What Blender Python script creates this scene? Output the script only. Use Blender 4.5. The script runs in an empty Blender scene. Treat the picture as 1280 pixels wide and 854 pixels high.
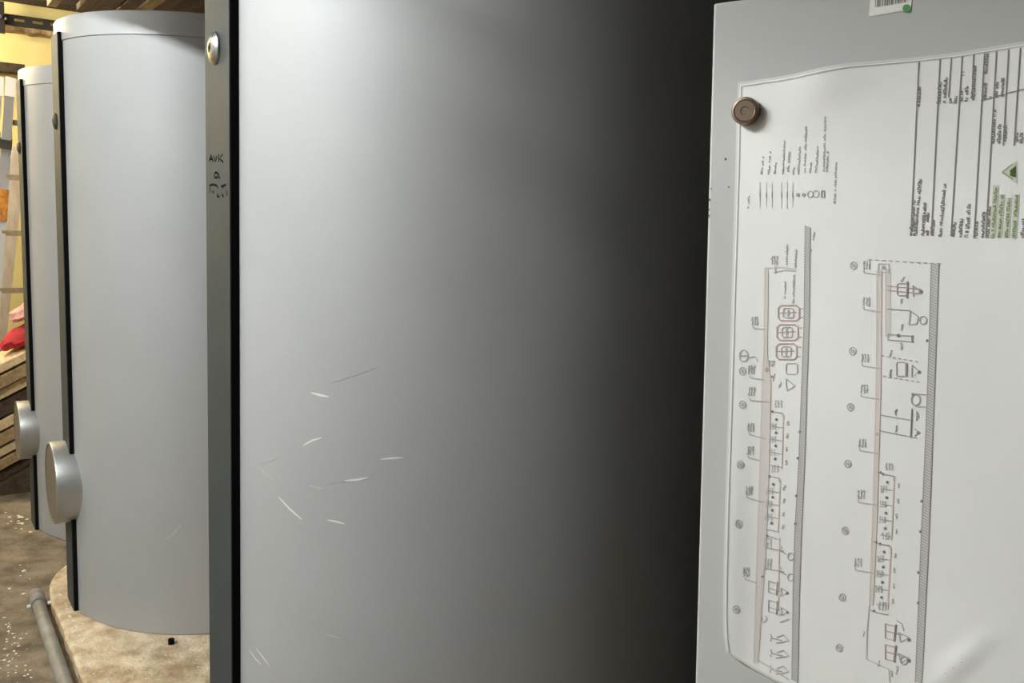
import bpy, bmesh, math, random
from mathutils import Vector, Matrix, noise
random.seed(7)
SC = bpy.context.scene
COL = SC.collection
PI = math.pi

# ---------------------------------------------------------------- room axes
# the room runs along s (down the row of tanks) and t (from the corridor to the wall behind the tanks)
ANG = 0.6043
DV = Vector((-math.sin(ANG), math.cos(ANG), 0.0))
NV = Vector((DV.y, -DV.x, 0.0))
ROTZ = math.atan2(DV.y, DV.x)            # local x = s, local y = -t
def S(s, t, z=0.0):
    return DV * s + NV * t + Vector((0, 0, z))

# ---------------------------------------------------------------- camera
PITCH, ROLL, FPX, ZC = 0.1347, 0.0386, 1118.8, 1.5954
FW = Vector((0, math.cos(PITCH), -math.sin(PITCH)))
UP0 = Vector((0, math.sin(PITCH), math.cos(PITCH)))
RT0 = Vector((1, 0, 0))
RT = RT0 * math.cos(ROLL) + UP0 * math.sin(ROLL)
UP = UP0 * math.cos(ROLL) - RT0 * math.sin(ROLL)
CAMP = Vector((0, 0, ZC))
cam_data = bpy.data.cameras.new('camera')
cam_data.sensor_fit = 'HORIZONTAL'
cam_data.sensor_width = 36.0
cam_data.lens = 36.0 * FPX / 1280.0
cam_data.clip_start = 0.02
cam = bpy.data.objects.new('camera', cam_data)
COL.objects.link(cam)
m3 = Matrix((RT, UP, -FW)).transposed()
cam.matrix_world = Matrix.Translation(CAMP) @ m3.to_4x4()
SC.camera = cam

# ---------------------------------------------------------------- world, exposure
world = bpy.data.worlds.new('world')
SC.world = world
world.use_nodes = True
world.node_tree.nodes['Background'].inputs[0].default_value = (0.9, 0.92, 1.0, 1)
world.node_tree.nodes['Background'].inputs[1].default_value = 0.0
SC.view_settings.view_transform = 'Standard'
SC.view_settings.look = 'None'
SC.view_settings.gamma = 1.0
SC.view_settings.use_curve_mapping = False
SC.view_settings.exposure = 0.62

# lamps of the room, the second added as fill light: (s, t, z, length, emission strength, colour)
LAMPS = [
    ('fluorescent', 'white fluorescent batten lamp over the corridor beside the front tank', 1.75, -1.5, 3.05, 1.3, 510.0, (0.97, 1.0, 1.0)),
    ('fluorescent', 'unseen white batten lamp added as fill over the corridor, opposite the farthest tank', 4.3, -1.7, 3.1, 1.3, 120.0, (0.97, 1.0, 1.0)),
    ('fluorescent', 'warm fluorescent batten lamp at the far end of the corridor by the yellow wall', 6.4, -0.5, 2.72, 0.9, 400.0, (1.0, 0.88, 0.66)),
]

# ---------------------------------------------------------------- materials
def lin(c):
    return tuple(((v / 255.0) / 12.92 if v / 255.0 <= 0.04045 else (((v / 255.0) + 0.055) / 1.055) ** 2.4) for v in c)
def mat(name, rgb, rough=0.6, metal=0.0, var=0.0, var_scale=6.0, rgb2=None, bump=0.0, bump_scale=200.0, coat=0.0, stretch=None, spec=0.5, detail=5.0, bump_dist=0.002):
    m = bpy.data.materials.new(name)
    m.use_nodes = True
    nt = m.node_tree; N = nt.nodes; L = nt.links
    b = N['Principled BSDF']
    b.inputs['Roughness'].default_value = rough
    b.inputs['Metallic'].default_value = metal
    b.inputs['Coat Weight'].default_value = coat
    b.inputs['Specular IOR Level'].default_value = spec
    a = lin(rgb) + (1,)
    b.inputs['Base Color'].default_value = a
    tc = N.new('ShaderNodeTexCoord')
    src = tc.outputs['Object']
    if stretch:
        mp = N.new('ShaderNodeMapping'); mp.inputs['Scale'].default_value = stretch
        L.new(src, mp.inputs['Vector']); src = mp.outputs['Vector']
    if rgb2 or var:
        nz = N.new('ShaderNodeTexNoise')
        nz.inputs['Scale'].default_value = var_scale; nz.inputs['Detail'].default_value = detail
        nz.inputs['Roughness'].default_value = 0.62
        L.new(src, nz.inputs['Vector'])
        rp = N.new('ShaderNodeValToRGB')
        c2 = lin(rgb2) + (1,) if rgb2 else tuple(v * (1 - var) for v in a[:3]) + (1,)
        rp.color_ramp.elements[0].position = 0.36; rp.color_ramp.elements[0].color = c2
        rp.color_ramp.elements[1].position = 0.64; rp.color_ramp.elements[1].color = a
        L.new(nz.outputs['Fac'], rp.inputs['Fac'])
        L.new(rp.outputs['Color'], b.inputs['Base Color'])
    if bump:
        n2 = N.new('ShaderNodeTexNoise'); n2.inputs['Scale'].default_value = bump_scale; n2.inputs['Detail'].default_value = 4
        L.new(src, n2.inputs['Vector'])
        bp = N.new('ShaderNodeBump'); bp.inputs['Strength'].default_value = bump; bp.inputs['Distance'].default_value = bump_dist
        L.new(n2.outputs['Fac'], bp.inputs['Height']); L.new(bp.outputs['Normal'], b.inputs['Normal'])
    return m
def emit(name, rgb, strength):
    m = bpy.data.materials.new(name); m.use_nodes = True
    b = m.node_tree.nodes['Principled BSDF']
    b.inputs['Base Color'].default_value = (0.8, 0.8, 0.8, 1)
    b.inputs['Emission Color'].default_value = (*rgb, 1); b.inputs['Emission Strength'].default_value = strength
    return m

M = {}
M['jacket'] = mat('silver jacket foil', (172, 174, 175), rough=0.58, metal=0.25, var=0.06, var_scale=2.5, bump=0.12, bump_scale=420, bump_dist=0.0012)
M['lid'] = mat('silver lid foil', (176, 178, 180), rough=0.5, metal=0.4, bump=0.1, bump_scale=420, bump_dist=0.001)
M['plate'] = mat('dark grey strip', (54, 60, 62), rough=0.6, metal=0.0, spec=0.3, var=0.12, var_scale=9, bump=0.05, bump_scale=300)
M['seam'] = mat('grey seam', (120, 121, 122), rough=0.6)
M['rubber'] = mat('black rubber', (7, 7, 8), rough=0.85, spec=0.15)
M['steel'] = mat('bright steel', (176, 178, 178), rough=0.3, metal=1.0)
M['nickel'] = mat('nickel magnet', (150, 132, 118), rough=0.3, metal=1.0)
M['cover'] = mat('satin grey metal cover', (172, 173, 172), rough=0.42, metal=0.75, bump=0.06, bump_scale=300, bump_dist=0.001)
M['cover_face'] = mat('brown-grey cover face', (112, 106, 98), rough=0.45, metal=0.3, var=0.08, var_scale=5)  # brown-grey tone paints in the dark surroundings mirrored by the face
M['scratch'] = mat('scratched foil', (222, 224, 220), rough=0.5, metal=0.3)
M['ink'] = mat('marker ink', (8, 8, 9), rough=0.9, spec=0.1)
M['cabinet'] = mat('light grey enamel', (194, 195, 194), rough=0.42, var=0.03, var_scale=3, bump=0.05, bump_scale=260, bump_dist=0.001)
M['cabinet_dark'] = mat('dark grey plinth', (60, 62, 64), rough=0.5, var=0.1, bump=0.05)
M['chip'] = mat('chipped enamel', (95, 92, 86), rough=0.8)
M['paper'] = mat('white drawing paper', (246, 246, 245), rough=0.28, var=0.015, var_scale=14, bump=0.18, bump_scale=16, bump_dist=0.004, coat=0.25)
M['film'] = mat('lamination film', (222, 222, 219), rough=0.18, coat=0.4)
M['label'] = mat('white sticker', (243, 243, 240), rough=0.4)
M['print_grey'] = mat('grey print', (190, 188, 186), rough=0.5)
M['print_mid'] = mat('mid grey print', (172, 170, 168), rough=0.5)
M['print_dark'] = mat('dark print', (134, 132, 128), rough=0.5)
M['print_rule'] = mat('rule print', (138, 136, 132), rough=0.5)
M['print_light'] = mat('pale print', (212, 211, 208), rough=0.5)
M['print_pipe'] = mat('pale red pipe print', (224, 219, 215), rough=0.5)
M['print_red'] = mat('red print', (194, 164, 160), rough=0.5)
M['print_orange'] = mat('orange print', (226, 212, 202), rough=0.5)
M['print_green'] = mat('green print', (132, 150, 108), rough=0.5)
M['print_palegreen'] = mat('pale green print', (208, 214, 196), rough=0.5)
M['print_darkgreen'] = mat('dark green print', (72, 100, 44), rough=0.5)
M['leaf'] = mat('bright green print', (92, 158, 88), rough=0.5)
M['floor'] = mat('dirty concrete floor', (146, 132, 110), rough=0.85, rgb2=(92, 80, 64), var_scale=7, bump=0.9, bump_scale=60, bump_dist=0.006, detail=9)
M['pad'] = mat('worn pad concrete', (228, 212, 182), rough=0.85, rgb2=(168, 142, 108), var_scale=10, bump=0.9, bump_scale=70, bump_dist=0.006, detail=9)
M['wall'] = mat('cream plaster', (246, 230, 160), rough=0.9, rgb2=(236, 214, 140), var_scale=1.4, bump=0.3, bump_scale=30)
M['wall_grey'] = mat('grey plaster', (120, 116, 106), rough=0.9, rgb2=(98, 94, 84), var_scale=1.4, bump=0.3, bump_scale=30)
M['wall_white'] = mat('whitewashed wall', (176, 174, 168), rough=0.9, rgb2=(156, 153, 145), var_scale=1.4, bump=0.3, bump_scale=30)
M['wall_dark'] = mat('dark brick paint', (52, 50, 47), rough=0.9, var=0.2, bump=0.3, bump_scale=30)
M['ceiling'] = mat('brown ceiling', (96, 84, 68), rough=0.9, rgb2=(72, 62, 50), var_scale=2, bump=0.3, bump_scale=25)
M['plaster'] = mat('rough mortar', (200, 172, 130), rough=0.95, rgb2=(140, 112, 74), var_scale=18, bump=0.8, bump_scale=40, bump_dist=0.01)
M['crumb'] = mat('white plaster crumbs', (226, 216, 198), rough=0.9)
M['timber_brown'] = mat('brown timber', (142, 116, 92), rough=0.75, rgb2=(108, 86, 66), var_scale=5, stretch=(0.4, 6, 6), bump=0.3, bump_scale=40)
M['timber_dark'] = mat('dark timber', (84, 68, 50), rough=0.8, rgb2=(56, 44, 32), var_scale=5, stretch=(0.4, 6, 6), bump=0.3, bump_scale=40)
M['timber_pale'] = mat('pale timber', (226, 204, 164), rough=0.7, rgb2=(196, 166, 120), var_scale=5, stretch=(0.5, 6, 6), bump=0.25, bump_scale=40)
M['timber_mid'] = mat('weathered timber', (176, 150, 108), rough=0.8, rgb2=(128, 104, 70), var_scale=5, stretch=(0.5, 6, 6), bump=0.3, bump_scale=40)
M['board'] = mat('whitewashed board', (206, 196, 184), rough=0.75, rgb2=(186, 172, 156), var_scale=4, stretch=(6, 6, 0.5), bump=0.2, bump_scale=40)
M['alu'] = mat('dull aluminium', (212, 214, 216), rough=0.38, metal=0.75, var=0.06, var_scale=10)
M['rung'] = mat('worn dull rung', (186, 168, 138), rough=0.55, metal=0.25, var=0.25, var_scale=14)
M['cap_plastic'] = mat('pale grey plastic', (222, 220, 216), rough=0.5)
M['sticker_orange'] = mat('orange sticker', (206, 138, 52), rough=0.5, rgb2=(150, 96, 40), var_scale=30)
M['dark_steel'] = mat('dark painted steel', (66, 60, 52), rough=0.6, metal=0.4, var=0.2, var_scale=12, bump=0.1)
M['zinc'] = mat('galvanised steel', (150, 152, 152), rough=0.45, metal=0.8, var=0.12, var_scale=14)
M['pvc'] = mat('grey plastic pipe', (150, 148, 142), rough=0.5, rgb2=(122, 116, 106), var_scale=9, bump=0.1)
M['red_cloth'] = mat('red cloth', (196, 38, 48), rough=0.85, rgb2=(140, 22, 32), var_scale=12, bump=0.3, bump_scale=60)
M['pink_cloth'] = mat('pale pink cloth', (222, 172, 160), rough=0.9, rgb2=(190, 130, 120), var_scale=12, bump=0.3, bump_scale=60)
M['white_enamel'] = mat('white enamel', (230, 230, 226), rough=0.4)

# ---------------------------------------------------------------- mesh helpers
class MB:
    def __init__(self):
        self.v = []; self.f = []; self.sm = []
    def add(self, vs, fs, smooth=False):
        o = len(self.v)
        self.v += [tuple(p) for p in vs]
        for f in fs:
            self.f.append([i + o for i in f]); self.sm.append(smooth)
        return self
    def box(self, x0, x1, y0, y1, z0, z1):
        vs = [(x, y, z) for z in (z0, z1) for y in (y0, y1) for x in (x0, x1)]
        return self.add(vs, [(0, 2, 3, 1), (4, 5, 7, 6), (0, 1, 5, 4), (2, 6, 7, 3), (0, 4, 6, 2), (1, 3, 7, 5)])
    def bevbox(self, x0, x1, y0, y1, z0, z1, b, seg=2):
        bm = bmesh.new()
        bmesh.ops.create_cube(bm, size=1.0)
        for v in bm.verts:
            v.co = Vector((x0 + (v.co.x + .5) * (x1 - x0), y0 + (v.co.y + .5) * (y1 - y0), z0 + (v.co.z + .5) * (z1 - z0)))
        bmesh.ops.bevel(bm, geom=bm.edges[:], offset=b, segments=seg, profile=0.5, affect='EDGES')
        bm.verts.index_update()
        self.add([v.co.copy() for v in bm.verts], [[v.index for v in f.verts] for f in bm.faces], False)
        bm.free(); return self
    def frame(self, a, b):
        d = (b - a).normalized()
        h = Vector((0, 0, 1)) if abs(d.z) < 0.9 else Vector((1, 0, 0))
        u = d.cross(h).normalized(); w = u.cross(d).normalized()
        return d, u, w
    def rod(self, a, b, w, h, roll=0.0):
        a = Vector(a); b = Vector(b); d, u, q = self.frame(a, b)
        if roll:
            R = Matrix.Rotation(roll, 3, d); u = R @ u; q = R @ q
        vs = [p + u * (w / 2 * i) + q * (h / 2 * j) for p in (a, b) for (i, j) in ((-1, -1), (1, -1), (1, 1), (-1, 1))]
        return self.add(vs, [(3, 2, 1, 0), (4, 5, 6, 7), (0, 1, 5, 4), (1, 2, 6, 5), (2, 3, 7, 6), (3, 0, 4, 7)])
    def tube(self, pts, r, n=16, caps=True):
        pts = [Vector(p) for p in pts]
        rs = r if isinstance(r, (list, tuple)) else [r] * len(pts)
        vs = []; fs = []
        for i, p in enumerate(pts):
            a = pts[max(0, i - 1)]; b = pts[min(len(pts) - 1, i + 1)]
            d, u, w = self.frame(a, b)
            for k in range(n):
                th = 2 * PI * k / n
                vs.append(p + (u * math.cos(th) + w * math.sin(th)) * rs[i])
        for i in range(len(pts) - 1):
            for k in range(n):
                k2 = (k + 1) % n
                fs.append((i * n + k, i * n + k2, (i + 1) * n + k2, (i + 1) * n + k))
        self.add(vs, fs, True)
        if caps:
            o = len(vs)
            self.add(vs[:n], [list(range(n - 1, -1, -1))]); self.add(vs[-n:], [list(range(n))])
        return self
    def lathe(self, prof, n=64, a0=0.0, a1=2 * PI, axis='z', org=(0, 0, 0), smooth=True):
        """prof: list of (r, h)"""
        closed = abs(a1 - a0 - 2 * PI) < 1e-6
        cnt = n if closed else n + 1
        vs = []; fs = []
        for (r, h) in prof:
            for k in range(cnt):
                th = a0 + (a1 - a0) * k / n
                c, s_ = r * math.cos(th), r * math.sin(th)
                p = (c, s_, h) if axis == 'z' else ((c, h, -s_) if axis == 'y' else (h, c, s_))
                vs.append((p[0] + org[0], p[1] + org[1], p[2] + org[2]))
        for i in range(len(prof) - 1):
            for k in range(n):
                k2 = (k + 1) % cnt
                fs.append((i * cnt + k, i * cnt + k2, (i + 1) * cnt + k2, (i + 1) * cnt + k))
        return self.add(vs, fs, smooth)
    def build(self, name, m, parent=None, loc=None, rotz=None):
        me = bpy.data.meshes.new(name)
        me.from_pydata(self.v, [], self.f)
        me.polygons.foreach_set('use_smooth', self.sm)
        me.materials.append(m)
        me.update()
        if any(self.sm): me.set_sharp_from_angle(angle=math.radians(32))
        ob = bpy.data.objects.new(name, me)
        COL.objects.link(ob)
        if parent: ob.parent = parent
        if loc is not None: ob.location = loc
        if rotz is not None: ob.rotation_euler = (0, 0, rotz)
        return ob
def tag(o, label=None, cat=None, group=None, kind=None):
    if label: o['label'] = label
    if cat: o['category'] = cat
    if group: o['group'] = group
    if kind: o['kind'] = kind
    return o
def empty(name, loc, rotz=0.0, label=None, cat=None, group=None):
    o = bpy.data.objects.new(name, None); COL.objects.link(o)
    o.empty_display_size = 0.1
    o.location = loc; o.rotation_euler = (0, 0, rotz)
    return tag(o, label, cat, group)
def room(name, mb, m, kind='structure'):
    """a piece of the setting, in room axes: local x = s, local y = -t"""
    return tag(mb.build(name, m, None, (0, 0, 0), ROTZ), kind=kind)
def stbox(s0, s1, t0, t1, z0, z1, mb=None):
    return (mb or MB()).box(s0, s1, -t1, -t0, z0, z1)
def quadstrip(pts, w, nrm, up=0.0006, taper=False):
    """a thin flat stroke along pts, on a surface with normals nrm[i]"""
    vs = []; fs = []
    for i, p in enumerate(pts):
        a = pts[max(0, i - 1)]; b = pts[min(len(pts) - 1, i + 1)]
        d = (b - a)
        if d.length < 1e-9: d = Vector((1, 0, 0))
        d.normalize()
        sd = nrm[i].cross(d).normalized()
        k = w / 2
        if taper: k *= 0.25 + 0.75 * math.sin(PI * (i + 0.5) / len(pts))
        q = p + nrm[i] * up
        vs += [q + sd * k, q - sd * k]
    for i in range(len(pts) - 1):
        fs.append((2 * i, 2 * i + 1, 2 * i + 3, 2 * i + 2))
    return vs, fs

# ---------------------------------------------------------------- the setting
Z_CEIL, S0, S1, T0, T1 = 3.38, -1.6, 6.95, -2.7, 1.84
room('floor', stbox(S0, S1, T0, T1, -0.12, 0.0), M['floor'])
room('ceiling', stbox(S0, S1, T0, T1, Z_CEIL, Z_CEIL + 0.1), M['ceiling'])
room('wall_back', stbox(S1, S1 + 0.2, T0, T1, 0, Z_CEIL), M['wall'])
room('wall_right', stbox(S0, S1, T1, T1 + 0.2, 0, Z_CEIL), M['wall_dark'])
room('wall_left', stbox(S0, S1, T0 - 0.2, T0, 0, Z_CEIL), M['wall_white'])
room('wall_front', stbox(S0 - 0.2, S0, T0, T1, 0, Z_CEIL), M['wall_dark'])

# concrete pad under the two nearer tanks: rounded far corner, chipped edge
TP_EDGE, PAD_H = 0.443, 0.0425
def pad():
    out = []
    s = 0.75
    while s < 3.85:
        out.append((s, TP_EDGE + 0.006 * noise.noise(Vector((s * 9, 0, 0))) + 0.004 * noise.noise(Vector((s * 31, 2, 0))))); s += 0.03
    for (a, b) in ((3.93, 0.456), (4.0, 0.476), (4.06, 0.501), (4.127, 0.542), (4.18, 0.595), (4.225, 0.66), (4.26, 0.75), (4.28, 0.84), (4.288, 0.95)):   # rounded far corner
        out.append((a, b + 0.004 * noise.noise(Vector((a * 21, 5, 0)))))
    out += [(4.288, 1.84), (0.75, 1.84)]
    n = len(out)
    vs = [(s_, -t_ + 0.0, 0.0) for s_, t_ in out] + [(s_, -t_ - 0.0, PAD_H - 0.007) for s_, t_ in out]
    cx, cy = 2.3, 1.2
    top = []
    for s_, t_ in out:
        top.append((s_ + (cx - s_) * 0.012, -(t_ + (cy - t_) * 0.014), PAD_H))
    vs += top
    fs = []
    for i in range(n):
        j = (i + 1) % n
        fs += [(j, i, n + i, n + j), (n + j, n + i, 2 * n + i, 2 * n + j)]
    fs.append(list(range(3 * n - 1, 2 * n - 1, -1)))
    mb = MB(); mb.add(vs, fs)
    return room('concrete_pad', mb, M['pad'])
pad_o = pad()

# timber beam and slotted steel rail across the far end
room('trim_1', stbox(6.75, 6.95, 0.05, 1.84, 2.888, 3.15), M['timber_dark'])
def mortar():
    vs = []; fs = []; n = 46
    for i in range(n + 1):
        t = 0.2 + 1.3 * i / n
        zb = 2.69 + 0.02 * noise.noise(Vector((t * 9, 1, 0))) + 0.012 * noise.noise(Vector((t * 30, 4, 0)))
        vs += [(S1 - 0.001, -t, 2.738), (S1 - 0.07, -t, 2.732), (S1 - 0.065, -t, zb + 0.012), (S1 - 0.001, -t, zb)]
    for i in range(n):
        for k in range(4):
            a, b = 4 * i + k, 4 * i + (k + 1) % 4
            fs.append((a, a + 4, b + 4, b))
    mb = MB(); mb.add(vs, fs); return room('trim_2', mb, M['plaster'])
mortar()
room('trim_3', stbox(6.85, 6.95, 0.1, 0.752, 2.43, 2.487), M['timber_dark'])

def slotted_rail():
    r = empty('slotted_rail', S(6.85, 0.9, 2.765), ROTZ, 'dark steel rail with punched slots running across below the far ceiling beam', 'rail')
    mb = MB()
    z0, z1, a, b = -0.03, 0.026, 0.000, 0.012            # slot from a to b
    y0, y1 = -0.85, 0.75                                   # local y = -(t - 0.9)
    mb.box(0, 0.006, y0, y1, z0, a - 0.009); mb.box(0, 0.006, y0, y1, b - 0.004, z1)
    y = y0; k = 0
    while y < y1:
        mb.box(0, 0.006, y, min(y + 0.045, y1), a - 0.009, b - 0.004); y += 0.105; k += 1
    mb.box(0, 0.012, y0, y1, z1, z1 + 0.004); mb.box(0, 0.05, y0, y1, z0 - 0.006, z0)
    mb.build('channel', M['dark_steel'], r)
    h = MB(); h.box(-0.03, 0.0, 0.258, 0.300, -0.10, 0.097); h.build('hanger', M['dark_steel'], r)
    h = MB(); h.box(0.05, 0.08, -0.80, -0.76, -0.03, 0.097); h.build('hanger', M['dark_steel'], r)
    for y in (0.285,):
        bq = MB(); bq.lathe([(0, -0.043), (0.012, -0.043), (0.012, -0.03), (0, -0.03)], 10, axis='x', org=(0, y, 0.0), smooth=False); bq.build('bolt', M['zinc'], r)
    return r
slotted_rail()

# ---------------------------------------------------------------- the storage tanks
R_T, H_T, W_P, SEAM = 0.5655, 2.2, 0.092, 0.078
A_P = math.sqrt(R_T ** 2 - W_P ** 2)
T_ROW = 1.0760
def make_tank(name, label, s, z, flange_z, rf=0.157, bolt_mat='dark_steel'):
    r = empty(name, S(s, T_ROW, z), ROTZ, label, 'tank', 'insulated storage tanks in a row')
    h = math.asin(W_P / R_T)
    zt = H_T - SEAM
    jk = MB(); a0, a1 = PI / 2 + h, PI / 2 - h + 2 * PI
    jk.lathe([(R_T - 0.02, 0.004), (R_T - 0.004, 0.0), (R_T, 0.004), (R_T, zt), (R_T - 0.02, zt)], 160, a0, a1)
    jk.build('jacket', M['jacket'], r)
    ld = MB()
    RL = R_T + 0.004
    prof = [(RL - 0.02, zt - 0.002), (RL, zt), (RL, H_T - 0.006), (RL, H_T - 0.004)] + [(RL - 0.004 + 0.004 * math.cos(a * PI / 8), H_T - 0.004 + 0.004 * math.sin(a * PI / 8)) for a in range(1, 5)] + [(0.3, H_T + 0.006), (0.0, H_T + 0.01)]
    ld.lathe(prof, 160); ld.build('lid', M['lid'], r)
    sm = MB(); sm.lathe([(R_T + 0.0004, zt - 0.0022), (R_T + 0.0012, zt - 0.001), (R_T + 0.0004, zt)], 160, a0, a1); sm.build('seam', M['seam'], r)
    # closing strip: black rubber core and a dark grey face, from the foot to just under the lid's rim
    z1 = H_T - 0.05
    core = MB(); core.box(-W_P, W_P - 0.03, A_P - 0.03, A_P + 0.0145, 0.0, z1); cor = core.build('rubber_edge', M['rubber'], r)
    fc = MB(); fc.bevbox(-W_P + 0.001, W_P - 0.034, A_P + 0.0146, A_P + 0.0175, 0.0, z1, 0.001, 1)
    tag(fc.build('closing_strip', M['plate'], r), 'dark grey strip closing the jacket')
    for bz in (1.845,):
        b = MB(); yb = A_P + 0.0175; bx = -0.012
        b.lathe([(0.0, yb + 0.0085), (0.0075, yb + 0.0085), (0.009, yb + 0.0118), (0.016, yb + 0.0112), (0.024, yb + 0.0085), (0.0285, yb + 0.0045), (0.0295, yb + 0.001), (0.0295, yb)], 28, axis='y', org=(bx, 0, bz))
        b2 = b.build('bolt', M[bolt_mat], r)
        c = MB(); c.lathe([(0.0, yb + 0.0092), (0.0072, yb + 0.0092), (0.0072, yb + 0.006)], 6, axis='y', org=(bx, 0, bz), smooth=False); c.build('bolt_socket', M['rubber'], b2)
    # round cover of the inspection flange
    y0, y1 = A_P - 0.02, A_P + 0.072
    f = MB(); f.lathe([(rf, y0), (rf, y1 - 0.006), (rf - 0.002, y1 - 0.002), (rf - 0.006, y1)], 72, axis='y', org=(0.0, 0, flange_z))
    fo = f.build('flange_cover', M['cover'], r)
    f = MB(); f.lathe([(rf - 0.006, y1), (rf - 0.012, y1 - 0.004), (0.0, y1 - 0.004)], 72, axis='y', org=(0.0, 0, flange_z)); f.build('cover_face', M['cover_face'], fo)
    return r
tank_front = make_tank('storage_tank', 'large silver storage tank nearest the camera, scratched, with dark strip and marker writing', 1.7305, PAD_H, 0.395, 0.157, 'steel')
tank_mid = make_tank('storage_tank', 'silver storage tank in the middle of the row, standing on the concrete pad', 3.7062, PAD_H, 0.492)
tank_far = make_tank('storage_tank', 'farthest silver storage tank, half hidden, standing on the bare floor beside the ladder', 4.867, 0.0, 0.486, 0.143)

# scratches and marker writing, measured on the tank: points come as sight lines met with the tank's surface
def ray(px, py):
    return FW + RT * ((px - 640) / FPX) + UP * ((427 - py) / FPX)
def on_tank(px, py, s):
    v = ray(px, py); c = S(s, T_ROW)
    a = v.x ** 2 + v.y ** 2; b = -2 * (v.x * c.x + v.y * c.y); q = c.x ** 2 + c.y ** 2 - R_T ** 2
    k = (-b - math.sqrt(b * b - 4 * a * q)) / (2 * a)
    p = CAMP + v * k
    n = Vector((p.x - c.x, p.y - c.y, 0)).normalized()
    return p, n
def tank_stroke(tank, s, pts, w, name, m):
    inv = (Matrix.Translation(tank.location) @ Matrix.Rotation(ROTZ, 4, 'Z')).inverted()
    P = []; Nn = []
    for i in range(len(pts) - 1):
        (x0, y0), (x1, y1) = pts[i], pts[i + 1]
        for k in range(6):
            u = k / 6.0
            p, n = on_tank(x0 + (x1 - x0) * u, y0 + (y1 - y0) * u, s); P.append(inv @ p); Nn.append((inv.to_3x3() @ n))
    p, n = on_tank(*pts[-1], s); P.append(inv @ p); Nn.append(inv.to_3x3() @ n)
    vs, fs = quadstrip(P, w, Nn, 0.0004, True)
    mb = MB(); mb.add(vs, fs); return mb.build(name, m, tank)
M['scratch_faint'] = mat('faint scuff', (190, 192, 190), rough=0.45, metal=0.5)
for pts, w, mm in [
    ([(411, 479), (440, 470), (472, 459)], 0.0022, 'scratch_faint'), ([(389, 491), (400, 494), (411, 496)], 0.0042, 'scratch'), ([(379, 557), (390, 551), (402, 547)], 0.0036, 'scratch'),
    ([(329, 579), (345, 573)], 0.0028, 'scratch_faint'), ([(476, 574), (490, 573), (504, 572)], 0.0034, 'scratch'),
    ([(431, 601), (446, 600), (460, 597)], 0.0040, 'scratch'), ([(387, 607), (404, 611)], 0.0022, 'scratch_faint'), ([(404, 606), (428, 602)], 0.0018, 'scratch_faint'),
    ([(348, 621), (362, 636), (378, 650)], 0.0038, 'scratch'), ([(409, 650), (420, 652), (431, 655)], 0.0036, 'scratch'),
    ([(314, 578), (330, 590), (344, 601)], 0.0018, 'scratch_faint'), ([(311, 812), (320, 824), (327, 831)], 0.0026, 'scratch'), ([(320, 810), (329, 822), (337, 833)], 0.0026, 'scratch'),
    ([(406, 793), (428, 798)], 0.002, 'scratch_faint')]:
    tank_stroke(tank_front, 1.7305, pts, w, 'scratch', M[mm])
tank_stroke(tank_mid, 3.7062, [(208, 674), (217, 668), (226, 656)], 0.012, 'scuff', M['scratch_faint'])

def strip_writing():
    """felt-pen scrawl on the dark strip of the front tank, three short lines"""
    inv = (Matrix.Translation(tank_front.location) @ Matrix.Rotation(ROTZ, 4, 'Z')).inverted()
    tp = T_ROW - A_P - 0.0175
    mb = MB()
    def pt(zx, zy):
        v = ray(240 + zx / 8.54, 170 + zy / 8.54)
        k = tp / v.dot(NV)
        return inv @ (CAMP + v * k)
    strokes = [
        [(184, 272), (206, 205), (228, 276)], [(190, 246), (224, 248)], [(236, 214), (250, 276), (268, 214)],
        [(286, 192), (290, 280)], [(330, 195), (292, 240), (338, 282)],
        [(246, 396), (236, 424), (252, 448), (276, 440), (280, 404), (262, 388), (246, 396)], [(284, 396), (292, 446), (302, 448)],
        [(190, 530), (226, 518), (268, 530), (280, 560)], [(222, 590), (236, 604)], [(196, 540), (198, 604)],
        [(312, 542), (366, 520)], [(338, 534), (332, 560)], [(270, 640), (296, 652)], [(322, 622), (340, 650)], [(372, 584), (380, 640)], [(276, 610), (280, 650)]]
    n = Vector((0, 1, 0))
    for st in strokes:
        P = [pt(*q) for q in st]
        vs, fs = quadstrip(P, 0.0042, [n] * len(P), 0.0005); mb.add(vs, fs)
    tag(mb.build('marker_writing', M['ink'], tank_front), 'black felt-pen scrawl in three short lines')
strip_writing()

# ---------------------------------------------------------------- the grey cabinet
def cw(x, y, z): return RT * x + UP * y + FW * z
U = cw(2049, -110, -1118.8).normalized()
V = cw(0.01, 1, -0.08); V = (V - U * V.dot(U)).normalized()
W = U.cross(V).normalized()
_r = ray(892, 4)
P0 = CAMP + _r * (0.95 / _r.dot(FW))                 # top left corner of the cabinet's front
CAB = Matrix.Translation(P0) @ Matrix((U, V, W)).transposed().to_4x4()
CABI = CAB.inverted()
CW_, CH_, CD_ = 0.72, 1.68, 0.24
cab = empty('metal_cabinet', P0, 0, 'light grey metal cabinet with a white plan on its front, right of the front tank', 'cabinet')
cab.matrix_world = CAB
mb = MB(); mb.bevbox(0.004, CW_ - 0.004, -CH_ + 0.004, -0.004, -CD_, -0.019, 0.003); mb.build('body', M['cabinet'], cab)
mb = MB(); mb.bevbox(0, CW_, -CH_, 0, -0.018, 0.0, 0.0028, 3); door = mb.build('door', M['cabinet'], cab)
mb = MB(); mb.bevbox(CW_ - 0.05, CW_ - 0.03, -0.86, -0.72, 0.0, 0.02, 0.004); mb.build('handle', M['dark_steel'], door)
for b in (-0.2, -1.4):
    mb = MB(); mb.lathe([(0, b - 0.04), (0.006, b - 0.04), (0.006, b + 0.04), (0, b + 0.04)], 12, axis='y', org=(CW_ + 0.004, 0, -0.012)); mb.build('hinge', M['dark_steel'], door)
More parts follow.
